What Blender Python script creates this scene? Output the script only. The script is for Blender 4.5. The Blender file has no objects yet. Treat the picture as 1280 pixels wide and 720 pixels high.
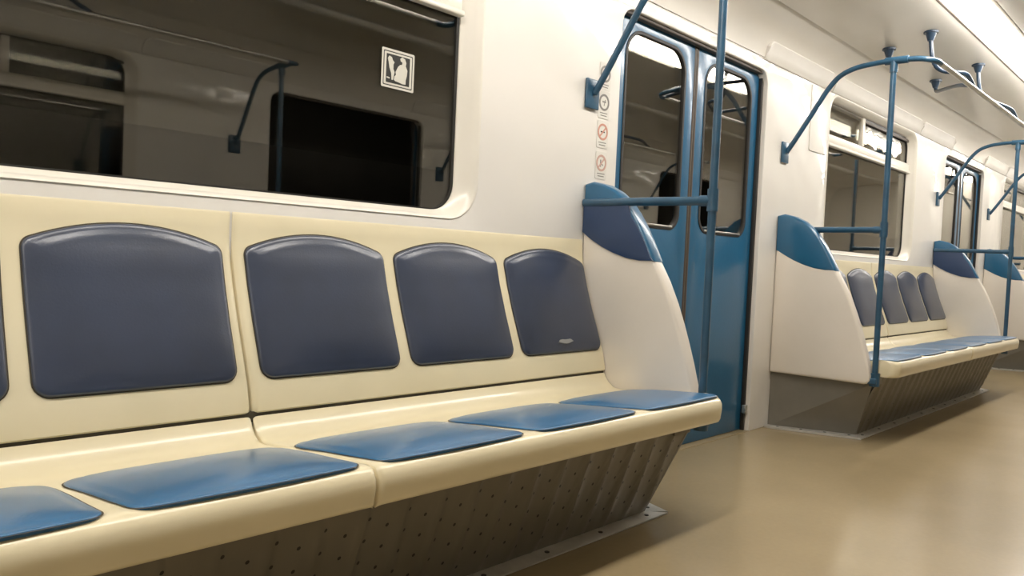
import bpy, bmesh, math, random
from mathutils import Vector, Matrix
random.seed(7)
PI = math.pi
COL = bpy.context.scene.collection
SC = bpy.context.scene

# ------------------------------------------------------------------ layout of the carriage
XS, PITCH = 0.880, 4.263          # middle of the first bench, distance to the next one
W = 2.5                           # inner width: left wall y = 0, right wall y = -W
HB = 1.320                        # half length of a bench between its partitions
DOORX = 2.985
SP = 0.440                        # seat pitch
X0, X1 = -3.3, 11.1

# ------------------------------------------------------------------ helpers
def link(name, me, m, parent=None):
    o = bpy.data.objects.new(name, me); COL.objects.link(o)
    if m is not None:
        me.materials.clear(); me.materials.append(m)
    if parent is not None: o.parent = parent
    return o
def smooth(me, ang=35):
    for p in me.polygons: p.use_smooth = True
    try: me.set_sharp_from_angle(angle=math.radians(ang))
    except Exception: pass
def mesh(name, vs, fs, m, parent=None, sm=True, ang=35):
    me = bpy.data.meshes.new(name); me.from_pydata([tuple(v) for v in vs], [], fs)
    bm = bmesh.new(); bm.from_mesh(me)
    bmesh.ops.remove_doubles(bm, verts=bm.verts, dist=1e-6)
    bmesh.ops.recalc_face_normals(bm, faces=bm.faces); bm.to_mesh(me); bm.free()
    if sm: smooth(me, ang)
    return link(name, me, m, parent)
def thing(name, label, cat, loc=(0, 0, 0), rz=0, group=None):
    o = bpy.data.objects.new(name, None); COL.objects.link(o); o.empty_display_size = .1
    o.location = loc; o.rotation_euler = (0, 0, rz)
    o['label'] = label; o['category'] = cat
    if group: o['group'] = group
    return o
def struct(o): o['kind'] = 'structure'; return o
def sroot(name, loc=(0, 0, 0), rz=0):
    o = bpy.data.objects.new(name, None); COL.objects.link(o); o.empty_display_size = .1
    o.location = loc; o.rotation_euler = (0, 0, rz); return struct(o)
def copy_tree(o, parent=None):
    c = o.copy(); COL.objects.link(c)
    if parent is not None: c.parent = parent
    for ch in [x for x in o.children]: copy_tree(ch, c)
    return c
def place(o, side, xc, label=None):
    o.location = (xc, 0 if side > 0 else -W, 0); o.rotation_euler = (0, 0, 0 if side > 0 else PI)
    if label: o['label'] = label
    return o

class MB:
    """collects boxes, tubes and prisms into one mesh"""
    def __init__(s): s.v = []; s.f = []
    def add(s, vs, fs):
        n = len(s.v); s.v += [tuple(v) for v in vs]; s.f += [[i+n for i in f] for f in fs]; return s
    def box(s, a, b, ch=0.0):
        bm = bmesh.new(); bmesh.ops.create_cube(bm, size=1)
        for v in bm.verts:
            v.co = Vector([(a[i]+b[i])/2 + v.co[i]*abs(b[i]-a[i]) for i in range(3)])
        if ch > 0: bmesh.ops.bevel(bm, geom=bm.edges[:], offset=ch, segments=3, profile=.5, affect='EDGES')
        bm.verts.index_update()
        s.add([v.co.copy() for v in bm.verts], [[v.index for v in f.verts] for f in bm.faces]); bm.free(); return s
    def tube(s, pts, r, n=16, cap=True, sub=0):
        P = [Vector(p) for p in pts]
        if sub:
            Q = []
            for i in range(len(P)-1):
                p0 = P[max(i-1, 0)]; p1 = P[i]; p2 = P[i+1]; p3 = P[min(i+2, len(P)-1)]
                for k in range(sub):
                    t = k/sub
                    Q.append(.5*((2*p1)+(p2-p0)*t+(2*p0-5*p1+4*p2-p3)*t*t+(3*p1-p0-3*p2+p3)*t**3))
            Q.append(P[-1]); P = Q
        R = r if isinstance(r, (list, tuple)) else None
        vs = []; fs = []; up = None
        for i, p in enumerate(P):
            d = (P[min(i+1, len(P)-1)]-P[max(i-1, 0)]).normalized()
            if up is None:
                up = Vector((0, 0, 1)) if abs(d.z) < .9 else Vector((1, 0, 0))
            a = (up - d*up.dot(d)).normalized(); up = a; b = d.cross(a)
            rr = (R[0]+(R[1]-R[0])*i/(len(P)-1)) if R else r
            for k in range(n):
                t = 2*PI*k/n; vs.append(p + a*math.cos(t)*rr + b*math.sin(t)*rr)
        for i in range(len(P)-1):
            for k in range(n):
                fs.append([i*n+k, i*n+(k+1) % n, (i+1)*n+(k+1) % n, (i+1)*n+k])
        if cap:
            fs.append(list(range(n))[::-1]); fs.append([(len(P)-1)*n+k for k in range(n)])
        return s.add(vs, fs)
    def build(s, name, m, parent=None, ang=35): return mesh(name, s.v, s.f, m, parent, True, ang)

def rrect(x0, x1, z0, z1, r, n=8):
    """rounded rectangle outline, r = radius or 4 radii (bl, br, tr, tl)"""
    if not isinstance(r, (list, tuple)): r = [r]*4
    o = []
    for (cx, cz, a0, q) in ((x0+r[0], z0+r[0], PI, r[0]), (x1-r[1], z0+r[1], 1.5*PI, r[1]), (x1-r[2], z1-r[2], 0, r[2]), (x0+r[3], z1-r[3], .5*PI, r[3])):
        if q <= 0: o.append((cx, cz)); continue
        for k in range(n+1):
            a = a0+k/n*PI/2; o.append((cx+q*math.cos(a), cz+q*math.sin(a)))
    return o
def circle(cx, cz, r, n=32): return [(cx+r*math.cos(2*PI*k/n), cz+r*math.sin(2*PI*k/n)) for k in range(n)]
def plate(name, loops, y0, y1, m, parent=None, bevel=0.0, ang=35):
    """flat plate in the x-z plane, solid between y0 and y1, first loop outer, the rest holes"""
    cu = bpy.data.curves.new('t', 'CURVE'); cu.dimensions = '2D'; cu.fill_mode = 'BOTH'
    th = abs(y1-y0)/2; cu.extrude = max(th-bevel, 0); cu.bevel_depth = bevel; cu.bevel_resolution = 2
    cu.offset = -bevel
    for lp in loops:
        sp = cu.splines.new('POLY'); sp.points.add(len(lp)-1)
        for i, (a, b) in enumerate(lp): sp.points[i].co = (a, b, 0, 1)
        sp.use_cyclic_u = True
    o = bpy.data.objects.new('t', cu); COL.objects.link(o)
    bpy.context.view_layer.update()
    dg = bpy.context.evaluated_depsgraph_get()
    me = bpy.data.meshes.new_from_object(o.evaluated_get(dg)); me.name = name
    bpy.data.objects.remove(o); bpy.data.curves.remove(cu)
    yc = (y0+y1)/2
    for v in me.vertices:
        x, z, h = v.co; v.co = (x, yc+h, z)
    bm = bmesh.new(); bm.from_mesh(me)
    bmesh.ops.remove_doubles(bm, verts=bm.verts, dist=1e-6)
    bmesh.ops.recalc_face_normals(bm, faces=bm.faces); bm.to_mesh(me); bm.free()
    smooth(me, ang)
    return link(name, me, m, parent)
def polyline(pts, t):
    """point and tangent along a polyline at arc length t"""
    P = [Vector((a, b)) for a, b in pts]; acc = 0
    for i in range(len(P)-1):
        L = (P[i+1]-P[i]).length
        if t <= acc+L or i == len(P)-2:
            d = (P[i+1]-P[i])/L; return P[i]+d*(t-acc), d
        acc += L
def loft(name, prof, xs, m, parent=None, mod=None, ang=40):
    """closed (y,z) profile carried along x; mod(x, y, z) reshapes"""
    n = len(prof); vs = []; fs = []
    for x in xs:
        for (y, z) in prof:
            vs.append((x, y, z) if mod is None else mod(x, y, z))
    for i in range(len(xs)-1):
        for k in range(n): fs.append([i*n+k, i*n+(k+1) % n, (i+1)*n+(k+1) % n, (i+1)*n+k])
    fs.append(list(range(n))); fs.append([(len(xs)-1)*n+k for k in range(n)][::-1])
    return mesh(name, vs, fs, m, parent, True, ang)

# ------------------------------------------------------------------ materials
def nodes(name):
    m = bpy.data.materials.new(name); m.use_nodes = True
    nt = m.node_tree; b = nt.nodes['Principled BSDF']; return m, nt, b
def mat(name, col, rough=.4, metal=0, coat=0, mottle=.04, mscale=6, bump=0, bscale=40, spec=.5, scoat=.1, wave=0, wscale=2.5):
    m, nt, b = nodes(name)
    tc = nt.nodes.new('ShaderNodeTexCoord'); no = nt.nodes.new('ShaderNodeTexNoise')
    no.inputs['Scale'].default_value = mscale; no.inputs['Detail'].default_value = 6
    nt.links.new(tc.outputs['Object'], no.inputs['Vector'])
    cr = nt.nodes.new('ShaderNodeValToRGB')
    c = col; k1 = 1-mottle; k2 = 1+mottle
    cr.color_ramp.elements[0].position = .3; cr.color_ramp.elements[1].position = .7
    cr.color_ramp.elements[0].color = (c[0]*k1, c[1]*k1, c[2]*k1*.98, 1); cr.color_ramp.elements[1].color = (min(c[0]*k2, 1), min(c[1]*k2, 1), min(c[2]*k2, 1), 1)
    nt.links.new(no.outputs['Fac'], cr.inputs['Fac']); nt.links.new(cr.outputs['Color'], b.inputs['Base Color'])
    b.inputs['Roughness'].default_value = rough; b.inputs['Metallic'].default_value = metal
    b.inputs['Coat Weight'].default_value = coat; b.inputs['Coat Roughness'].default_value = scoat
    b.inputs['Specular IOR Level'].default_value = spec
    last = None
    for (amt, sc, det) in ((bump, bscale, 3), (wave, wscale, 1)):
        if amt <= 0: continue
        n2 = nt.nodes.new('ShaderNodeTexNoise'); n2.inputs['Scale'].default_value = sc; n2.inputs['Detail'].default_value = det
        nt.links.new(tc.outputs['Object'], n2.inputs['Vector'])
        bp = nt.nodes.new('ShaderNodeBump'); bp.inputs['Strength'].default_value = min(amt, 1); bp.inputs['Distance'].default_value = .01 if sc < 10 else .002
        nt.links.new(n2.outputs['Fac'], bp.inputs['Height'])
        if last is not None: nt.links.new(last.outputs['Normal'], bp.inputs['Normal'])
        last = bp
    if last is not None:
        nt.links.new(last.outputs['Normal'], b.inputs['Normal'])
        nt.links.new(last.outputs['Normal'], b.inputs['Coat Normal'])
    return m
M = {}
M['wall'] = mat('white_wall_plastic', (.80, .77, .72), .35, coat=.6, mottle=.012, mscale=2, wave=.8, wscale=4.5, scoat=.05)
M['ceiling'] = mat('ceiling_plastic', (.76, .725, .66), .30, coat=.4, mottle=.05, mscale=1.6, wave=.9, wscale=2.2, scoat=.12)
M['cream'] = mat('cream_seat_plastic', (.80, .715, .50), .32, coat=.5, mottle=.03, mscale=5, bump=.05, bscale=60, scoat=.12)
M['panel'] = mat('partition_plastic', (.76, .70, .62), .4, coat=.3, mottle=.03, mscale=4, bump=.15, bscale=90)
M['frame'] = mat('window_frame_plastic', (.78, .74, .66), .35, coat=.4, mottle=.03, mscale=5)
M['backpad'] = mat('slate_blue_leatherette', (.024, .036, .070), .42, coat=.7, mottle=.18, mscale=5, bump=.12, bscale=220, scoat=.22)
M['seatpad'] = mat('blue_leatherette', (.006, .118, .285), .40, coat=.75, mottle=.12, mscale=5, bump=.12, bscale=220, scoat=.22)
M['groove'] = mat('dark_seam', (.075, .062, .04), .8)
M['blue'] = mat('blue_paint', (.012, .106, .218), .32, coat=.4, mottle=.06, mscale=5, bump=.2, bscale=70, scoat=.12)
M['navy'] = mat('navy_plastic', (.015, .042, .115), .42, coat=.3, mottle=.05, bump=.1, scoat=.2)
M['pole'] = mat('blue_pole_paint', (.020, .078, .142), .38, coat=.4, mottle=.2, mscale=14, bump=.3, bscale=90)
M['hang'] = mat('dark_blue_hanger', (.014, .038, .075), .4, coat=.3, mottle=.1)  # hangers, a darker blue than the poles
M['steel'] = mat('worn_steel', (.62, .61, .58), .3, metal=.9, mottle=.15, mscale=20)
M['strip'] = mat('aluminium_floor_strip', (.60, .575, .53), .38, metal=.35, mottle=.12, mscale=18, bump=.3)
M['rubber'] = mat('black_rubber', (.022, .02, .018), .5)
M['brown'] = mat('brown_rubber', (.075, .058, .045), .5)
M['grey'] = mat('grey_kick_plate', (.20, .185, .155), .45, metal=.1, mottle=.12, mscale=5, bump=.3)
M['screw'] = mat('dark_screw', (.05, .045, .04), .4, metal=.5)
M['tunnel'] = mat('tunnel_concrete', (.05, .045, .04), .9, mottle=.4, mscale=2)
M['white_print'] = mat('white_print', (.62, .60, .53), .45, mottle=.03)
M['film'] = mat('pale_sticker_film', (.74, .72, .67), .3, mottle=.02, coat=.3)
M['black_print'] = mat('black_print', (.02, .02, .018), .4)
M['red_print'] = mat('red_print', (.58, .29, .22), .45)
M['grey_print'] = mat('grey_print', (.22, .21, .19), .45)
M['redfaded'] = mat('faded_red_print', (.56, .36, .30), .45)
M['patch'] = mat('worn_patch', (.30, .30, .29), .5)

def kick_mat():
    m, nt, b = nodes('perforated_kick_plate')
    tc = nt.nodes.new('ShaderNodeTexCoord'); sp = nt.nodes.new('ShaderNodeSeparateXYZ'); nt.links.new(tc.outputs['Object'], sp.inputs[0])
    def mth(op, a, bb=None, c=None):
        n = nt.nodes.new('ShaderNodeMath'); n.operation = op
        for i, q in enumerate((a, bb, c)):
            if q is None: continue
            if isinstance(q, (int, float)): n.inputs[i].default_value = q
            else: nt.links.new(q, n.inputs[i])
        return n.outputs[0]
    x, z = sp.outputs['X'], sp.outputs['Z']
    cu = mth('FRACT', mth('DIVIDE', x, .052)); cid = mth('FLOOR', mth('DIVIDE', x, .052))
    odd = mth('MULTIPLY', mth('ABSOLUTE', mth('MODULO', cid, 2)), .5)
    cv = mth('FRACT', mth('ADD', mth('DIVIDE', z, .05), odd))
    du = mth('MULTIPLY', mth('SUBTRACT', cu, .5), .052); dv = mth('MULTIPLY', mth('SUBTRACT', cv, .5), .05)
    dist = mth('SQRT', mth('ADD', mth('MULTIPLY', du, du), mth('MULTIPLY', dv, dv)))
    hole = mth('LESS_THAN', dist, .0042)
    zin = mth('MULTIPLY', mth('GREATER_THAN', z, .04), mth('LESS_THAN', z, .27)); hole = mth('MULTIPLY', hole, zin)
    no = nt.nodes.new('ShaderNodeTexNoise'); no.inputs['Scale'].default_value = 7; nt.links.new(tc.outputs['Object'], no.inputs['Vector'])
    cr = nt.nodes.new('ShaderNodeValToRGB'); cr.color_ramp.elements[0].color = (.135, .122, .096, 1); cr.color_ramp.elements[1].color = (.205, .187, .150, 1)
    nt.links.new(no.outputs['Fac'], cr.inputs['Fac'])
    mx = nt.nodes.new('ShaderNodeMixRGB'); mx.inputs[2].default_value = (.008, .007, .006, 1)
    nt.links.new(hole, mx.inputs[0]); nt.links.new(cr.outputs[0], mx.inputs[1]); nt.links.new(mx.outputs[0], b.inputs['Base Color'])
    b.inputs['Roughness'].default_value = .42; b.inputs['Metallic'].default_value = .1
    return m
M['kick'] = kick_mat()

def floor_mat():
    m, nt, b = nodes('tan_vinyl_floor')
    tc = nt.nodes.new('ShaderNodeTexCoord')
    n1 = nt.nodes.new('ShaderNodeTexNoise'); n1.inputs['Scale'].default_value = 1.1; n1.inputs['Detail'].default_value = 5
    n2 = nt.nodes.new('ShaderNodeTexNoise'); n2.inputs['Scale'].default_value = 60; n2.inputs['Detail'].default_value = 3
    for n in (n1, n2): nt.links.new(tc.outputs['Object'], n.inputs['Vector'])
    cr = nt.nodes.new('ShaderNodeValToRGB'); cr.color_ramp.elements[0].position = .3; cr.color_ramp.elements[1].position = .7
    cr.color_ramp.elements[0].color = (.30, .232, .130, 1); cr.color_ramp.elements[1].color = (.39, .305, .175, 1)
    nt.links.new(n1.outputs['Fac'], cr.inputs['Fac'])
    mx = nt.nodes.new('ShaderNodeMixRGB'); mx.blend_type = 'MULTIPLY'; mx.inputs[0].default_value = .10
    nt.links.new(cr.outputs[0], mx.inputs[1]); nt.links.new(n2.outputs['Fac'], mx.inputs[2]); nt.links.new(mx.outputs[0], b.inputs['Base Color'])
    b.inputs['Roughness'].default_value = .24; b.inputs['Specular IOR Level'].default_value = .5
    bp = nt.nodes.new('ShaderNodeBump'); bp.inputs['Strength'].default_value = .12; bp.inputs['Distance'].default_value = .01
    nt.links.new(n1.outputs['Fac'], bp.inputs['Height']); nt.links.new(bp.outputs[0], b.inputs['Normal'])
    return m
M['floor'] = floor_mat()

def glass_mat():
    m = bpy.data.materials.new('window_glass'); m.use_nodes = True; nt = m.node_tree
    nt.nodes.remove(nt.nodes['Principled BSDF']); out = nt.nodes['Material Output']
    fr = nt.nodes.new('ShaderNodeFresnel'); ior = 1.78
    ge = nt.nodes.new('ShaderNodeNewGeometry'); mr = nt.nodes.new('ShaderNodeMapRange')   # same reflectance from either side of a surface
    mr.inputs['To Min'].default_value = ior; mr.inputs['To Max'].default_value = 1/ior
    nt.links.new(ge.outputs['Backfacing'], mr.inputs['Value']); nt.links.new(mr.outputs[0], fr.inputs['IOR'])
    tr = nt.nodes.new('ShaderNodeBsdfTransparent'); tr.inputs[0].default_value = (.80, .80, .78, 1)
    gl = nt.nodes.new('ShaderNodeBsdfGlossy'); gl.inputs['Roughness'].default_value = .015; gl.inputs['Color'].default_value = (.95, .92, .86, 1)
    mx = nt.nodes.new('ShaderNodeMixShader')
    nt.links.new(fr.outputs[0], mx.inputs[0]); nt.links.new(tr.outputs[0], mx.inputs[1]); nt.links.new(gl.outputs[0], mx.inputs[2]); nt.links.new(mx.outputs[0], out.inputs[0])
    return m
M['glass'] = glass_mat()
M['ripple'] = M['glass'].copy(); M['ripple'].name = 'rippled_glass'
def _ripple():
    nt = M['ripple'].node_tree; no = nt.nodes.new('ShaderNodeTexNoise'); no.inputs['Scale'].default_value = 6; no.inputs['Detail'].default_value = 1
    tc = nt.nodes.new('ShaderNodeTexCoord'); nt.links.new(tc.outputs['Object'], no.inputs['Vector'])
    bp = nt.nodes.new('ShaderNodeBump'); bp.inputs['Strength'].default_value = .28; bp.inputs['Distance'].default_value = .01; nt.links.new(no.outputs['Fac'], bp.inputs['Height'])
    for n in nt.nodes:
        if n.type in ('BSDF_GLOSSY', 'FRESNEL'): nt.links.new(bp.outputs[0], n.inputs['Normal'])
_ripple()
def emit_mat(name, col, s):
    m = bpy.data.materials.new(name); m.use_nodes = True; nt = m.node_tree
    nt.nodes.remove(nt.nodes['Principled BSDF']); e = nt.nodes.new('ShaderNodeEmission')
    e.inputs[0].default_value = (*col, 1); e.inputs[1].default_value = s
    nt.links.new(e.outputs[0], nt.nodes['Material Output'].inputs[0]); return m
M['lamp'] = emit_mat('lamp_diffuser', (1, .945, .875), 22)
M['unlit'] = mat('unlit_diffuser', (.62, .60, .55), .3, mottle=.02)

# ------------------------------------------------------------------ room shell
XC = [XS+PITCH*k for k in range(3)]                     # benches and windows
DL = [DOORX+PITCH*k for k in (-1, 0, 1)]                # doors, left wall
DH = .60; DZ = 1.742
WH = .79; WZ0, WZ1 = .90, 1.795
def wall(name, doors, side):
    """side +1: left wall, solid outwards from y=0. side -1: right wall"""
    Z = 1.80; pts = [(X0, 0)]
    for d in sorted(doors):
        r = .07
        pts += [(d-DH, 0)]
        pts += [(d-DH+r-r*math.cos(a), DZ-r+r*math.sin(a)) for a in [k/8*PI/2 for k in range(9)]]
        pts += [(d+DH-r+r*math.sin(a), DZ-r+r*math.cos(a)) for a in [k/8*PI/2 for k in range(9)]]
        pts += [(d+DH, 0)]
    pts += [(X1, 0), (X1, Z), (X0, Z)]
    holes = [rrect(c-WH, c+WH, WZ0, WZ1-.012, .11) for c in XC]
    y0, y1 = (0, .07) if side > 0 else (-W, -W-.07)
    return struct(plate(name, [pts]+holes, y0, y1, M['wall'], bevel=.004))
wall('wall_left', DL, 1)
DR = [2*XS-DOORX+PITCH*k for k in (0, 1, 2)]
wall('wall_right', DR, -1)
mb = MB(); mb.box((X0, -W-.12, -.05), (X1, .12, 0)); struct(mb.build('floor', M['floor']))
mb = MB(); mb.box((X1, -W-.1, 0), (X1+.05, .1, 2.2)); struct(mb.build('wall_front', M['wall']))
mb = MB(); mb.box((X0-.05, -W-.1, 0), (X0, .1, 2.2)); struct(mb.build('wall_back', M['wall']))
# ceiling: cove, panel, lamp channel, middle
half = [(.02, 1.80), (-.004, 1.80), (-.012, 1.84), (-.03, 1.885), (-.06, 1.925), (-.105, 1.957), (-.155, 1.981),
        (-.163, 1.981), (-.166, 1.975), (-.30, 1.992), (-.45, 2.013), (-.60, 2.03), (-.64, 2.036), (-.64, 2.075), (-.846, 2.075), (-.846, 2.034), (-1.0, 2.046), (-1.25, 2.052)]
prof = half + [(-W-y, z) for (y, z) in half[::-1][1:]]
prof += [(-W-.10, 1.80), (-W-.10, 2.16), (.10, 2.16), (.10, 1.80)]
struct(loft('ceiling', prof, [X0+(X1-X0)*i/40 for i in range(41)], M['ceiling'], ang=25))
# tunnel outside
for nm, y in (('wall_tunnel_left', .9), ('wall_tunnel_right', -W-.9)):
    mb = MB(); mb.box((X0-3, y, -1), (X1+3, y+(.1 if y > 0 else -.1), 3.2)); struct(mb.build(nm, M['tunnel']))

# valance strips above the windows and the wall panels
def valances(side):
    k = 0
    for c in XC:
        for (a, b) in ((c-1.62, c-.80), (c-.785, c+.785), (c+.80, c+1.62)):
            if a < X0 or b > X1: continue
            y = lambda t: t if side > 0 else -W-t
            pr = [(y(.01), 1.789), (y(-.006), 1.789), (y(-.011), 1.794), (y(-.018), 1.83), (y(-.030), 1.862), (y(-.034), 1.872), (y(-.031), 1.879), (y(-.018), 1.882), (y(.01), 1.88)]
            n = 10
            def mod(x, yy, z, a=a, b=b):
                e = min(x-a, b-x); q = max(0, 1-e/.05)
                return (x, yy, z-(z-1.787)*.35*q*q)
            xs = [a+.05*i/5 for i in range(5)]+[a+.05+(b-a-.1)*i/n for i in range(n+1)]+[b-.05+.05*i/5 for i in range(1, 6)]
            struct(loft('trim_%d' % VAL[0], pr, xs, M['wall'], mod=mod)); VAL[0] += 1
VAL = [1]
for c in XC[1:2]:
    struct(plate('trim_%d' % 30, [rrect(c-1.05, c-.815, 1.435, 1.782, .012)], -.005, .002, M['wall'], bevel=.002))
valances(1); valances(-1)

# ------------------------------------------------------------------ window
def make_window():
    r = sroot('window_1')
    # moulded surround: steps in from the wall face to the glass
    lo = [(WH+.006, WZ0-.004, WZ1+.002, .118, -.0005), (WH+.001, WZ0-.001, WZ1-.006, .113, -.003), (WH-.006, WZ0+.004, WZ1-.014, .108, -.001), (WH-.022, WZ0+.009, WZ1-.026, .100, .014), (WH-.037, WZ0+.014, WZ1-.035, .092, .040),
          (WH-.052, WZ0+.024, WZ1-.040, .085, .047), (WH-.055, WZ0+.026, WZ1-.042, .083, .06), (WH-.03, WZ0+.01, WZ1-.03, .10, .066)]
    rings = [[(x, y, z) for x, z in rrect(-h, h, z0, z1, rr, 10)] for (h, z0, z1, rr, y) in lo]
    n = len(rings[0]); vs = [p for rg in rings for p in rg]; fs = []
    for i in range(len(rings)-1):
        for k in range(n): fs.append([i*n+k, i*n+(k+1) % n, (i+1)*n+(k+1) % n, (i+1)*n+k])
    mesh('window_frame', vs, fs, M['frame'], r, True, 50)
    h, z0, z1 = WH-.054, WZ0+.025, WZ1-.041
    plate('gasket', [rrect(-h, h, z0, z1, .084, 10), rrect(-h+.010, h-.010, z0+.004, z1-.010, .078, 10)], .049, .060, M['rubber'], r)
    h -= .006
    plate('pane', [rrect(-h, h, z0+.002, 1.548, (.078, .078, 0, 0), 10)], .053, .057, M['glass'], r)
    vp = plate('vent_pane', [rrect(-h, -.19, 1.548, z1-.006, (0, 0, 0, .078), 10)], .053, .057, M['glass'], r)
    for v in vp.data.vertices: v.co.y -= (v.co.z-1.548)*.11
    vp = plate('vent_pane', [rrect(-.18, h, 1.548, z1-.006, (0, 0, .078, 0), 10)], .055, .059, M['ripple'], r)
    plate('extra_pane', [rrect(-h, h, 1.045, z1-.006, (.0, .0, .078, .078), 10)], .0615, .0655, M['glass'], r)  # partial pane added so the upper part of the window reflects more
    # transom with two ribs, and the sliding vent above it
    t = MB(); t.box((-h, .030, 1.520), (h, .052, 1.575), .006); t.build('transom', M['frame'], r)
    t = MB(); t.box((-h, .018, 1.506), (h, .046, 1.523), .005); t.build('transom_lip', M['frame'], r)
    t = MB(); t.box((-.20, .026, 1.575), (-.165, .051, z1-.01), .003); t.build('vent_stile', M['frame'], r)
    t = MB(); t.box((-h, .040, z1-.030), (h, .051, z1-.012), .003); t.build('vent_rail', M['brown'], r)
    return r
w0 = make_window()
for side in (1, -1):
    for i, c in enumerate(XC):
        w = w0 if (side > 0 and i == 0) else copy_tree(w0)
        w.name = 'window_%d' % (i+1+(0 if side > 0 else 3)); place(w, side, c)

# ------------------------------------------------------------------ sliding door
def make_door():
    r = sroot('door_1')
    for s in (-1, 1):
        cx = s*(DH/2)
        a, b = (-DH-.03, -.014) if s < 0 else (.014, DH+.03)
        gx0, gx1 = (-.515, -.085) if s < 0 else (.085, .515)
        win = rrect(gx0, gx1, .945, 1.690, (.07, .07, .10, .10), 10)
        leaf = plate('door_leaf', [[(a, .004), (b, .004), (b, DZ+.03), (a, DZ+.03)], win], .040, .068, M['blue'], r, bevel=.004)
        plate('window_seal', [rrect(gx0-.006, gx1+.006, .939, 1.696, (.075, .075, .105, .105), 10), rrect(gx0+.008, gx1-.008, .953, 1.682, (.062, .062, .092, .092), 10)], .037, .060, M['rubber'], leaf, bevel=.002)
        plate('pane', [rrect(gx0, gx1, .945, 1.690, (.07, .07, .10, .10), 10)], .046, .050, M['glass'], leaf)
        plate('extra_pane', [rrect(gx0, gx1, .945, 1.690, (.07, .07, .10, .10), 10)], .060, .064, M['glass'], leaf)
        t = MB(); t.box((gx0+.05, .034, .949), (gx1-.05, .046, .957), .002); t.build('sill_trim', M['steel'], leaf)
        t = MB(); t.tube([(s*.0095, .046, .006), (s*.0095, .046, DZ+.02)], .0095, 12); t.build('edge_rubber', M['brown'], leaf)
    t = MB(); t.box((-DH-.01, .014, DZ-.014), (DH+.01, .04, DZ+.04), .003); t.build('track', M['brown'], r)
    for s in (-1, 1):
        t = MB(); t.box((s*(DH-.001), .022, .0), (s*(DH-.018), .040, DZ-.03), .002); t.build('door_seal', M['rubber'], r)
    t = MB(); t.box((DH-.028, .008, .088), (DH-.004, .03, .128), .004); t.tube([(DH-.03, .012, .108), (DH-.042, .012, .108)], .010, 12); t.build('latch', M['steel'], r)
    t = MB(); t.box((-DH, .0, -.002), (DH, .075, .003), .001); t.build('threshold', M['floor'], r)
    return r
d0 = make_door()
k = 1
for side, ds in ((1, DL), (-1, DR)):
    for i, c in enumerate(ds):
        d = d0 if k == 1 else copy_tree(d0)
        d.name = 'door_%d' % k; k += 1; place(d, side, c)
        if side < 0:                                     # these doors stand open, leaves slid away outside the wall
            for ch in list(d.children):
                if ch.name.startswith(('door_leaf',)): ch.location = (math.copysign(.575, ch.data.vertices[0].co.x), .045, 0)
                if ch.name.startswith('latch'): bpy.data.objects.remove(ch)

# ------------------------------------------------------------------ bench
seat_top = [(-.128, .409), (-.138, .392), (-.150, .378), (-.172, .364), (-.20, .362), (-.25, .366), (-.32, .373), (-.40, .382), (-.48, .389), (-.545, .3955)]
lip = [(-.565, .397), (-.580, .395), (-.590, .388), (-.5965, .376), (-.5975, .36), (-.594, .332), (-.589, .322), (-.578, .318), (-.50, .318), (-.30, .318), (-.128, .33)]
back_front = [(-.126, .416), (-.131, .420), (-.130, .432), (-.118, .481), (-.092, .55), (-.064, .62), (-.036, .70), (-.012, .784), (-.006, .83), (-.004, .862), (-.0015, .868)]
def puff(rings_uv, heights, mapf):
    vs = []; fs = []; n = len(rings_uv[0])
    for rg, h in zip(rings_uv, heights):
        for (u, v) in rg: vs.append(mapf(u, v, h))
    for i in range(len(rings_uv)-1):
        for k in range(n): fs.append([i*n+k, i*n+(k+1) % n, (i+1)*n+(k+1) % n, (i+1)*n+k])
    fs.append([(len(rings_uv)-1)*n+k for k in range(n)])
    return vs, fs
def shrink(o, d):
    n = len(o); r = []
    for i in range(n):
        p = Vector(o[i]); a = Vector(o[i-1]); b = Vector(o[(i+1) % n])
        t = (b-a).normalized(); r.append(tuple(p+Vector((-t.y, t.x))*d))
    return r
def scale(o, s, c): return [(c[0]+(x-c[0])*s, c[1]+(y-c[1])*s) for x, y in o]
def dense(o, step=.02):
    r = []
    for i in range(len(o)):
        a = Vector(o[i]); b = Vector(o[(i+1) % len(o)]); L = (b-a).length; k = max(1, int(L/step))
        for j in range(k): r.append(tuple(a+(b-a)*j/k))
    return r
def on_profile(prof):
    def f(u, v, h):
        p, d = polyline(prof, v); 
        p2, d2 = polyline(prof, v+.03); p3, d3 = polyline(prof, max(v-.03, 0)); dd = (d+d2+d3).normalized()
        nrm = Vector((dd.y, -dd.x)); return nrm, p
    return f
def seat_pad_outline():
    # u along the bench, v = arc length from the joint towards the front edge
    v0, v1 = .150, .474; w = SP/2-.020
    pts = []
    N = 14
    # counter-clockwise in (u, v)
    for k in range(N+1):
        t = -1+2*k/N; pts.append((t*(w-.052), v0-.016*(1-t*t)))
    for a in range(1, 8): q = a/8*PI/2; pts.append((w-.052+.046*math.sin(q), v0+.052-.052*math.cos(q)))
    pts.append((w-.004, v0+.06)); pts.append((w, v1-.03))
    for a in range(1, 6): q = a/6*PI/2; pts.append((w-.028+.028*math.cos(q), v1-.03+.03*math.sin(q)))
    for k in range(N+1):
        t = 1-2*k/N; pts.append((t*(w-.028), v1+.004*(1-t*t)))
    for a in range(1, 6): q = a/6*PI/2; pts.append((-w+.028-.028*math.sin(q), v1-.03+.03*math.cos(q)))
    pts.append((-w, v1-.03)); pts.append((-w+.004, v0+.06))
    for a in range(1, 8): q = a/8*PI/2; pts.append((-w+.006+.046*(1-math.sin(PI/2-q))-.0 if False else -w+.006+.046-.046*math.cos(q), v0+.052-.052*math.sin(q)))
    pts = [(u*(1+.095*(v1-v)/(v1-v0)), v) for u, v in pts]
    return dense(pts)
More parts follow.
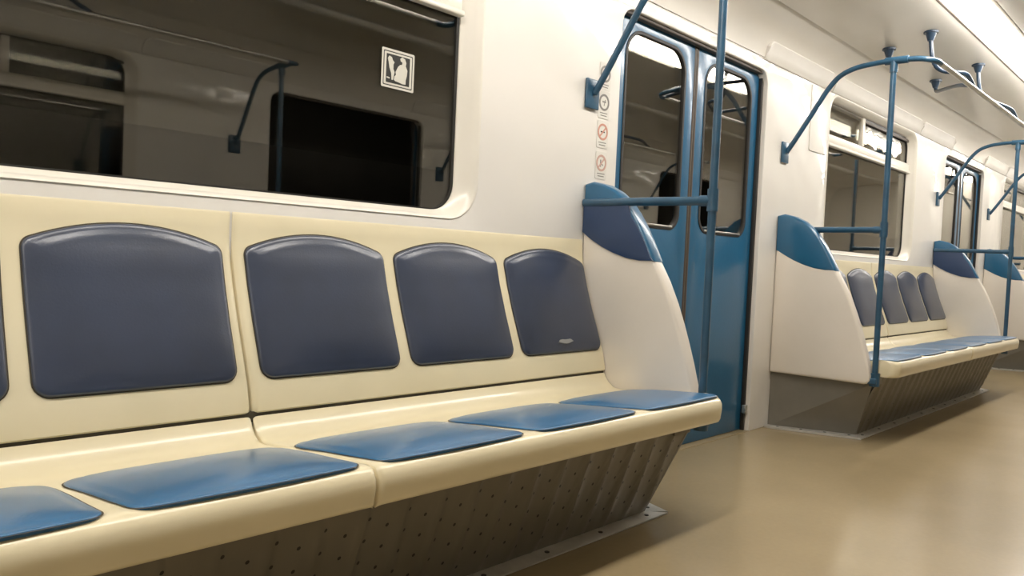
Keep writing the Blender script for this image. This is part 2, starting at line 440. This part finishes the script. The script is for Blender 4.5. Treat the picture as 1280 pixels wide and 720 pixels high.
def back_pad_outline():
    v0, v1 = .078, .402; w = SP/2-.020; wt = w+.001
    pts = []
    for a in range(0, 7): q = a/6*PI/2; pts.append((w-.03+.03*math.sin(q), v0+.03-.03*math.cos(q)))
    for a in range(0, 7): q = a/6*PI/2*.8; pts.append((wt-.022+.022*math.cos(q), v1-.03+.024*math.sin(q)))
    N = 18; hx = wt-.022+.022*math.cos(PI/2*.8)
    zz = v1-.03+.024*math.sin(PI/2*.8)
    for k in range(1, N): t = 1-2*k/N; pts.append((t*hx, zz+.036*(1-abs(t)**2.0)))
    for a in range(6, -1, -1): q = a/6*PI/2*.8; pts.append((-(wt-.022+.022*math.cos(q)), v1-.03+.024*math.sin(q)))
    for a in range(0, 7): q = a/6*PI/2; pts.append((-(w-.03)-.03*math.cos(q), v0+.03-.03*math.sin(q)))
    return dense(pts)
def seat_full():
    return seat_top
def make_pad(name, outline, prof, x, m, parent, crown, edge=.011, piping=True):
    fp = on_profile(prof)
    def mp(u, v, h):
        n, p = fp(u, v, h)
        # normal must point to the sitter
        if n.dot(Vector((-1, 1))) < 0: n = -n
        q = p+n*h; return (x+u, q.x, q.y)
    o = outline
    area = sum(o[i-1][0]*o[i][1]-o[i][0]*o[i-1][1] for i in range(len(o)))
    if area < 0: o = o[::-1]
    cx = 0; cy = (min(v for u, v in o)+max(v for u, v in o))/2
    rings = [o, o, shrink(o, .002), shrink(o, .005), shrink(o, .010)]; hs = [-.004, edge*.35, edge*.65, edge*.82, edge*.93]
    base = shrink(o, .014)
    rings.append(base); hs.append(edge)
    hu = max(u for u, v in base); hv = (max(v for u, v in base)-min(v for u, v in base))/2
    for s_ in (.96, .91, .84, .76, .67, .57, .46, .34, .2, .05):
        rings.append(scale(base, s_, (cx, cy))); hs.append(None)
    def hgt(u, v):
        a = min(1, abs(u)/hu); b = min(1, abs(v-cy)/hv)
        return edge+crown*(max(0, 1-a**3.2)*max(0, 1-b**3.2))**.8
    vs, fs = puff(rings, hs, lambda u, v, h: mp(u, v, hgt(u, v) if h is None else h))
    ob = mesh(name, vs, fs, m, parent, True, 60)
    # dark groove in which the pad sits
    g0 = shrink(o, -.003); rg = [g0, shrink(o, .004)]
    vs = []; fs = []; n = len(o)
    for r_, h in zip(rg, (.0012, .0016)):
        for (u, v) in r_: vs.append(mp(u, v, h))
    for k in range(n): fs.append([k, (k+1) % n, n+(k+1) % n, n+k])
    return ob, (vs, fs)
def make_bench():
    r = thing('bench', 'x', 'bench')
    # three-seat mouldings
    prof = seat_top+lip
    for s in (-1, 1):
        xa, xb = (-HB+.002, -.003) if s < 0 else (.003, HB-.002)
        xe = xa if s < 0 else xb; xi = xb if s < 0 else xa
        def mod(x, y, z, xe=xe, xi=xi):
            e = abs(x-xe); q = max(0, 1-e/.045)
            if y < -.5: y = y+.045*(1-math.sqrt(max(0, 1-q*q)))*min(1, (-y-.5)/.06)
            e2 = abs(x-xi); q2 = max(0, 1-e2/.009)
            if q2 > 0:
                c = (y+.36, z-.35); L = 1
                if z > .36 or y < -.585: y += .006*q2*q2 if y < -.585 else 0; z -= .005*q2*q2
            return (x, y, z)
        st = [0, .001, .003, .006, .012, .02, .03, .045]
        xs = [xa+t for t in st]+[xa+.045+(xb-xa-.09)*i/12 for i in range(1, 12)]+[xb-t for t in st[::-1]]
        loft('seat_shell', prof, xs, M['cream'], r, mod=mod, ang=50)
        bp = back_front+[(-.0015, .40), (-.12, .40)]
        def mod2(x, y, z, xi=xi):
            e2 = abs(x-xi); q2 = max(0, 1-e2/.014)
            return (x, min(y+.009*q2*q2*(.15 if z > .85 else 1), -.0012) if y < -.0012 else y, z)
        loft('back_shell', bp, xs, M['cream'], r, mod=mod2, ang=50)
    so, bo = seat_pad_outline(), back_pad_outline()
    gv = MB()
    for i in range(6):
        x = (i-2.5)*SP
        ob, g = make_pad('seat_cushion', so, prof[:11], x+(.002 if i > 2 else -.004), M['seatpad'], r, .011, .0055); gv.add(*g)
        ob, g = make_pad('back_cushion', bo, back_front, x+(.010 if i > 2 else -.010), M['backpad'], r, .012); gv.add(*g)
    gv.build('cushion_seam', M['groove'], r)
    # joint between seat and back, and the upright gap between the two mouldings
    t = MB(); t.box((-HB+.004, -.126, .396), (HB-.004, -.06, .420)); t.build('joint', M['groove'], r)
    # kick box under the seat
    zt = .316
    def kx(y, z): return 1.356-.0*z+(1.21-1.356)*(y/-.384)*(1-z/zt)-.04*(y/-.5)*(z/zt)
    a = [(-kx(-.002, 0), -.002, .001), (-kx(-.384, 0), -.384, .001), (kx(-.384, 0), -.384, .001), (kx(-.002, 0), -.002, .001)]
    zb = .279
    b = [(-1.352, -.002, zb), (-1.306, -.482, zb), (1.306, -.482, zb), (1.352, -.002, zb)]
    c = [(-1.306, -.49, zt), (1.306, -.49, zt), (1.306, -.40, zt), (-1.306, -.40, zt)]
    # front: subdivided sheet with shallow upright creases
    N = 208; vs = []; fs = []
    for j in range(7):
        t_ = j/6
        for i in range(N+1):
            s_ = i/N
            y = -.384+(-.492+.384)*t_; z = .001+(zt-.001)*t_
            L = 1.21+(1.306-1.21)*t_; x = -L+2*L*s_
            xf = (x+1.5)/.104; cr = abs((xf % 1)-.5)*2          # crease every 10 cm
            off = -.011*max(0, (cr-.70)/.3)*min(1, t_*5)
            vs.append((x, y+off, z))
    for j in range(6):
        for i in range(N): fs.append([j*(N+1)+i, j*(N+1)+i+1, (j+1)*(N+1)+i+1, (j+1)*(N+1)+i])
    mesh('kick_plate', vs, fs, M['kick'], r, True, 60)
    for s in (-1, 1):
        q = [(s*1.356, -.002, .001), (s*1.21, -.384, .001), (s*1.306, -.4805, .279), (s*1.352, -.002, .279)]
        inn = [(x-s*.01, y, z) for x, y, z in q]
        top = (s*1.300, -.492, .316); 
        vs = q+inn; fs = [[0, 1, 2, 3], [4, 7, 6, 5], [0, 4, 5, 1], [1, 5, 6, 2], [2, 6, 7, 3], [3, 7, 4, 0]]
        mesh('end_plate', vs, fs, M['grey'], r, False)
        t = MB(); t.box((s*1.29, -.49, .272), (s*1.20, -.40, .316)); t.build('seat_support', M['grey'], r)
    # aluminium strip on the floor, front run and two end runs
    vs = [(-1.21, -.380, .004), (1.21, -.380, .004), (1.275, -.434, .002), (-1.275, -.434, .002), (-1.21, -.380, .012), (1.21, -.380, .012), (1.275, -.434, .006), (-1.275, -.434, .006)]
    fs = [[3, 2, 1, 0], [4, 5, 6, 7], [0, 1, 5, 4], [1, 2, 6, 5], [2, 3, 7, 6], [3, 0, 4, 7]]
    st = mesh('floor_strip', vs, fs, M['strip'], r, False)
    for i in range(11):
        t = MB(); x = -1.19+i*.238; t.tube([(x, -.410, .0085), (x, -.410, .0105)], .007, 12); t.build('screw', M['screw'], st)
    for s in (-1, 1):
        vs = [(s*1.356, -.004, .001), (s*1.21, -.380, .001), (s*1.275, -.434, .001), (s*1.405, -.030, .001), (s*1.40, -.004, .001)]
        vs = vs+[(x, y, .010) for x, y, z in vs]
        fs = [[0, 1, 2, 3, 4], [9, 8, 7, 6, 5]]+[[i, (i+1) % 5, 5+(i+1) % 5, 5+i] for i in range(5)]
        st = mesh('floor_strip', vs, fs, M['strip'], r, False)
        for i in range(4):
            t_ = .08+i*.28; x = s*(1.378+(1.245-1.378)*t_); y = -.03+(-.40+.03)*t_
            t = MB(); t.tube([(x, y, .0095), (x, y, .0115)], .007, 12); t.build('screw', M['screw'], st)
    return r
b0 = make_bench()
BL = ['near cream bench of blue seat pads filling the foreground under the large dark window',
      'middle cream bench beyond the blue door, under the window with the sliding vent',
      'farthest cream bench at the right edge of the photo, mostly cut off by the frame']
BR = ['cream bench on the opposite side facing the foreground bench, only mirrored in its window',
      'cream bench on the opposite side facing the middle bench, only mirrored in the glass']
benches = []
for i, c in enumerate(XC):
    b = b0 if i == 0 else copy_tree(b0); place(b, 1, c, BL[i]); b['group'] = 'benches along the window side'; benches.append(b)
for i, c in enumerate(XC[:2]):
    b = copy_tree(b0); place(b, -1, c, BR[i]); b['group'] = 'benches on the opposite side'
# worn patch on the lower edge of the last back cushion of the near bench
# ------------------------------------------------------------------ partition at a bench end
PO = [(0.0, 1.062), (-.035, 1.070), (-.085, 1.058), (-.135, 1.034), (-.175, 1.002), (-.209, .962), (-.240, .918), (-.268, .872), (-.298, .814), (-.312, .790), (-.345, .735), (-.378, .667), (-.405, .600),
      (-.428, .536), (-.448, .475), (-.466, .412), (-.480, .360), (-.489, .322), (-.488, .300), (-.476, .284), (-.46, .280), (0.0, .280)]
BI = [(0, .892), (-.04, .868), (-.09, .842), (-.14, .822), (-.196, .806), (-.25, .799), (-.304, .799)]
PO = [(min(y, -.0015), z) for y, z in PO]
def rot_plate(name, loops_yz, x0, x1, m, parent, bevel):
    o = plate(name, [[(y, z) for y, z in lp] for lp in loops_yz], x0, x1, m, parent, bevel)
    me = o.data
    for v in me.vertices: x, y, z = v.co; v.co = (y, x, z)     # plate's x -> y, its thickness -> x
    me.flip_normals(); me.update(); return o
def inset_poly(poly, d):
    n = len(poly); r = []
    for i in range(n):
        p = Vector(poly[i]); a = Vector(poly[i-1]); b = Vector(poly[(i+1) % n]); t = (b-a).normalized(); r.append(tuple(p+Vector((-t.y, t.x))*d))
    return r
def make_partition():
    r = thing('seat_partition', 'x', 'partition')
    rot_plate('panel', [PO], .001, .056, M['panel'], r, .012)
    top = [p for p in PO if p[1] > .80 and p[0] > -.31]
    blue = [(y, z) for y, z in top]+[(-.304, .800)]+[(min(y, -.0015), z) for y, z in BI[::-1][1:]]
    # slightly larger than the panel so that it caps the upper end
    g = []
    for y, z in blue:
        g.append((y-.003 if y < -.003 else y, z+.003 if z > .9 else z))
    rot_plate('blue_cap', [g], -.0015, .0585, M['blue'], r, .010)
    inlay = [(-.004, .990), (-.214, .950)]+[(y, z) for y, z in PO if z < .95 and z > .80 and y > -.31]
    inlay = [(y+.006, z) for y, z in inlay[1:]]+[(-.303, .803)]+[(min(y, -.004), z+.003) for y, z in BI[::-1][1:]]+[(-.004, .990), (-.195, .990)]
    rot_plate('navy_inlay', [inlay], -.0042, .004, M['navy'], r, .0012)
    return r
p0 = make_partition()
PL = {(1, 0, 1): 'white partition with dark blue cap at the far end of the foreground bench, before the door',
      (1, 0, -1): 'white partition with blue cap at the near end of the foreground bench, outside the frame',
      (1, 1, -1): 'large white partition with bright blue cap just right of the blue door',
      (1, 1, 1): 'white partition with navy cap at the far end of the middle bench',
      (1, 2, -1): 'white partition with bright blue cap at the right edge of the photo beyond the second door',
      (-1, 0, 1): 'opposite side partition with blue cap, at the far end facing the first door',
      (-1, 0, -1): 'opposite side partition with blue cap, behind the photographer',
      (-1, 1, -1): 'opposite side partition with blue cap, across from the middle bench near end',
      (-1, 1, 1): 'opposite side partition with blue cap, across from the middle bench far end'}
first = True
for (side, i, e), lab in PL.items():
    p = p0 if first else copy_tree(p0); first = False
    p['label'] = lab; p['group'] = 'partitions at the bench ends'
    flip = (e < 0)
    # local +x points away from the bench
    y = 0 if side > 0 else -W
    if side > 0 and not flip: p.location = (XC[i]+HB, y, 0)
    elif side > 0: p.location = (XC[i]-HB, y, 0); p.scale = (-1, 1, 1)
    elif side < 0 and not flip: p.location = (XC[i]+HB, y, 0); p.scale = (1, -1, 1)
    else: p.location = (XC[i]-HB, y, 0); p.scale = (-1, -1, 1)

# ------------------------------------------------------------------ handrails of one bench
PR = .0132
def make_rails():
    r = thing('handrail', 'x', 'handrail')
    px = HB+.0179; ry, rz = -.674, 1.752
    for s in (-1, 1):
        X = s*px
        zb = .285
        t = MB(); t.tube([(X, -.4985, zb), (X, -.4985, 1.772)], PR, 16)
        po = t.build('pole', M['pole'], r)
        t = MB(); t.tube([(X, -.4985, .274), (X, -.4985, .335)], .023, 16); t.box((X-s*.0, -.515, .284), (X+s*.03, -.47, .312), .004); t.build('pole_foot', M['pole'], po)
        t = MB(); t.tube([(X, -.4985, .965), (X, -.4985, 1.035)], .0178, 16); t.tube([(X, -.4985, .9986), (X, -.455, .9986)], .0172, 16); t.build('tee_joint', M['pole'], po)
        t = MB(); t.tube([(X-s*.016, -.003, .9986), (X-s*.016, -.22, .9986), (X-s*.010, -.32, .9986), (X, -.42, .9986), (X, -.4985, .9986)], .0142, 16, sub=4); t.build('cross_rail', M['pole'], r)
        arch = [(X, -.012, 1.385), (X, -.055, 1.448), (X, -.112, 1.536), (X, -.160, 1.612), (X, -.205, 1.680), (X, -.255, 1.732), (X, -.32, 1.760), (X, -.40, 1.771), (X, -.50, 1.774), (X, -.60, 1.768), (X-s*.004, -.648, 1.758),
                (X-s*.03, -.670, 1.753), (X-s*.08, -.674, 1.752)]
        t = MB(); t.tube(arch, .0120, 16, sub=5); ar = t.build('arch_rail', M['pole'], r)
        t = MB(); t.box((X-.042, -.012, 1.332), (X+.030, -.001, 1.435), .003); t.build('wall_bracket', M['pole'], ar)
        t = MB(); t.tube([(X, -.46, 1.774), (X, -.56, 1.772)], .0172, 16); t.tube([(X, -.4985, 1.72), (X, -.4985, 1.772)], .0172, 16); t.build('tee_joint', M['pole'], ar)
    t = MB(); t.tube([(-px+.07, ry, rz), (px-.07, ry, rz)], PR*.92, 16); t.build('ceiling_rail', M['steel'], r)
    # hangers that carry the rail from the ceiling; (joint x, base x, base y, base z)
    for (jx, bx, by, bz) in ((-1.27, -.77, -.285, 1.987), (-.67, -.86, -.51, 2.017), (-.67, .08, -.285, 1.987), (.34, -.05, -.54, 2.021)):
        if by < -.4: pts = [(jx, ry, rz), (jx-.06, ry+.005, rz+.03), (jx-.12, ry+.02, rz+.055), (bx+.05, by-.05, rz+.075), (bx+.01, by-.015, rz+.12), (bx, by, bz-.03)]
        else: pts = [(jx, ry, rz), (jx+.06, ry+.03, rz+.03), (jx*.6+bx*.4, ry*.6+by*.4, rz+.09), (jx*.25+bx*.75, ry*.25+by*.75, rz+.135), (bx-.03, by-.018, bz-.072), (bx-.006, by-.004, bz-.05), (bx, by, bz-.03)]
        t = MB(); t.tube(pts, PR*.8, 12, sub=5); hg = t.build('hanger', M['hang'], r)
        t = MB(); t.tube([(bx, by, bz-.045), (bx, by, bz-.008)], [.014, .026], 16); t.tube([(bx, by, bz-.008), (bx, by, bz+.002)], .034, 16); t.build('hanger_base', M['hang'], hg)
    return r
h0 = make_rails()
HL = {(1, 0): 'blue tube handrail of the foreground bench, its pole standing in front of the door',
      (1, 1): 'blue tube handrail of the middle bench, with arch, ceiling rail and two poles',
      (1, 2): 'blue tube handrail of the farthest bench, its arch foot left of the last window',
      (-1, 0): 'blue tube handrail on the opposite side, mirrored in the foreground window',
      (-1, 1): 'blue tube handrail on the opposite side, mirrored in the door glass'}
first = True
for (side, i), lab in HL.items():
    h = h0 if first else copy_tree(h0); first = False
    if side > 0: place(h, 1, XC[i], lab)
    else:
        h.location = (XC[i], -W, 0); h.scale = (1, -1, 1); h['label'] = lab
    h['group'] = 'bench handrails'

# ------------------------------------------------------------------ ceiling lights
def make_light(side, lab, lamp):
    r = thing('ceiling_light', lab, 'light', (0, 0, 0)); r['group'] = 'continuous ceiling light strips'
    Y = (lambda y: y) if side > 0 else (lambda y: -W-y)
    for (a, b) in ((-.642, -.656), (-.822, -.842)):
        pr = [(Y(a), 2.072), (Y(a), 2.034), (Y((a+b)/2), 2.031), (Y(b), 2.034), (Y(b), 2.072)]
        loft('rim', pr, [X0+.01, X1-.01], M['brown'] if a > -.7 else M['frame'], r)
    n = 11; L = (X1-X0-.06)/n
    for i in range(n):
        a = X0+.03+i*L; b = a+L-.05
        pr = [(Y(-.660), 2.070), (Y(-.662), 2.028), (Y(-.675), 2.012), (Y(-.70), 2.004), (Y(-.738), 2.000), (Y(-.776), 2.004), (Y(-.80), 2.012), (Y(-.815), 2.028), (Y(-.817), 2.070)]
        loft('diffuser', pr, [a, b], lamp, r, ang=60)
    return r
make_light(1, 'continuous bright light strip along the ceiling above the handrails', M['lamp'])
make_light(-1, 'unlit strip along the opposite side of the ceiling, outside the frame', M['unlit'])

# ------------------------------------------------------------------ writing and marks
def sticker_root(name, lab, cat, x, y, z, group=None): return thing(name, lab, cat, (x, y, z), 0, group)
def ring_sticker(x, z, lab, ringm, bars, txt):
    r = sticker_root('round_sticker', lab, 'sticker', x, -.0006, z, 'stickers beside the door')
    plate('backing', [rrect(-.033, .033, -.058, .040, .006)], -.0010, 0, M['film'], r)
    plate('ring', [circle(0, 0, .030), circle(0, 0, .0225)], -.0020, -.0010, ringm, r)
    c = math.cos(.8)*.0015
    def bar(x0, z0, x1, z1, w):
        d = Vector((x1-x0, z1-z0)).normalized(); n = Vector((-d.y, d.x))*w/2
        return [(x0+n.x, z0+n.y), (x0-n.x, z0-n.y), (x1-n.x, z1-n.y), (x1+n.x, z1+n.y)]
    for (q, m) in bars:
        for b in q: plate('symbol', [bar(*b)], -.0017, -.0010, m, r)
    if txt:
        plate('bar', [bar(-.017, -.017, .017, .017, .006)], -.0024, -.0016, ringm, r)
    for i, w in enumerate((.022, .018)):
        plate('text_line', [rrect(-w, w, -.040-i*.009, -.037-i*.009, .0005, 2)], -.0017, -.0010, M['grey_print'], r)
    return r
ring_sticker(2.290, 1.470, 'topmost round grey warning sticker beside the door, crossed by the arched rail', M['grey_print'],
             [([(-.012, -.012, -.002, .012, .004), (-.002, .012, .010, -.012, .004)], M['black_print'])], False)
ring_sticker(2.290, 1.368, 'second round sticker beside the door, with a dark ring', M['grey_print'],
             [([(-.010, .002, .010, .002, .005), (.0, -.012, .006, .010, .003)], M['grey_print'])], False)
ring_sticker(2.290, 1.262, 'third round sticker beside the door, with a red ring and slash', M['red_print'],
             [([(-.012, .0, .012, .0, .005), (.006, .004, .010, .010, .003)], M['black_print'])], True)
ring_sticker(2.290, 1.150, 'lowest round sticker beside the door, with a faded red ring', M['redfaded'],
             [([(-.004, -.014, -.004, .012, .005), (-.004, .0, .010, -.008, .004)], M['grey_print'])], True)

# priority seat pictogram inside the near window
r = sticker_root('window_sticker', 'square black and white pictogram sticker on the dark window', 'sticker', 1.391, .0515, 1.306)
a, b = .058, .054
plate('backing', [rrect(-a, a, -b, b, .004)], -.0006, .0002, M['black_print'], r)
plate('border', [rrect(-a, a, -b, b, .004), rrect(-a+.006, a-.006, -b+.006, b-.006, .003)], -.0014, -.0006, M['white_print'], r)
plate('border', [rrect(-a+.009, a-.009, -b+.009, b-.009, .003), rrect(-a+.016, a-.016, -b+.014, b-.014, .002)], -.0014, -.0006, M['white_print'], r)
def fig(pts): plate('figure', [[((u-.5)*.084, (v-.5)*.080) for u, v in pts]], -.0014, -.0006, M['white_print'], r)
fig([(.06, .84), (.12, .93), (.22, .90), (.27, .80), (.34, .74), (.30, .66), (.30, .50), (.36, .40), (.32, .22), (.30, .12), (.24, .12), (.22, .34), (.14, .52), (.10, .70)])
fig([(.44, .50), (.50, .62), (.58, .70), (.66, .72), (.68, .80), (.60, .84), (.58, .92), (.66, .98), (.78, .94), (.84, .82), (.82, .70), (.90, .56), (.88, .36), (.84, .20), (.84, .06), (.70, .05), (.56, .08), (.40, .10), (.34, .14), (.36, .26), (.42, .32), (.40, .42)])
fig([(.04, .20), (.16, .18), (.16, .14), (.04, .15)])

# maker's worn label on the last back pad of the near bench
bn = benches[0]
# (a worn spot showing through the cover, low on the pad)
def worn():
    fp = on_profile(back_front); vs = []; N = 20
    ctr = (1.5*SP+.44+.005, .105)
    def mp(u, v, h):
        n, p = fp(u, v, h)
        if n.dot(Vector((-1, 1))) < 0: n = -n
        q = p+n*h; return (u, q.x, q.y)
    x = 2.5*SP
    o = [(x+.01+.040*math.cos(t)*(1 if math.sin(t) < 0 else .8), .112+.007*math.sin(t)*(1+.3*math.sin(3*t))) for t in [2*PI*k/N for k in range(N)]]
    top = [mp(u, v, .0205) for u, v in o]; bot = [mp(u, v, .012) for u, v in o]
    return mesh('worn_patch', top+bot, [list(range(N))]+[[i, (i+1) % N, N+(i+1) % N, N+i] for i in range(N)], M['patch'], bn, False)
wp = worn(); wp['label'] = 'pale worn patch at the lower edge of the cushion'

# ------------------------------------------------------------------ world and camera
w = bpy.data.worlds.new('dark'); SC.world = w; w.use_nodes = True
w.node_tree.nodes['Background'].inputs[0].default_value = (.01, .01, .012, 1); w.node_tree.nodes['Background'].inputs[1].default_value = .3

f, yaw, pit, rol = 978.19, .7527, -.0365, .0450
F = Vector((math.cos(pit)*math.cos(yaw), math.cos(pit)*math.sin(yaw), math.sin(pit)))
R = Vector((math.sin(yaw), -math.cos(yaw), 0)); U = R.cross(F)
c, s = math.cos(rol), math.sin(rol)
R2 = c*R+s*U; U2 = -s*R+c*U
cam = bpy.data.cameras.new('camera'); co = bpy.data.objects.new('camera', cam); COL.objects.link(co)
mt = Matrix((R2, U2, -F)).transposed().to_4x4(); mt.translation = Vector((0, -1.7315, .7866)); co.matrix_world = mt
cam.sensor_width = 36; cam.lens = f/1280*36; cam.clip_start = .02
SC.camera = co
SC.view_settings.view_transform = 'Standard'; SC.view_settings.look = 'None'
SC.view_settings.exposure = 0.14; SC.view_settings.gamma = 1; SC.view_settings.use_curve_mapping = False
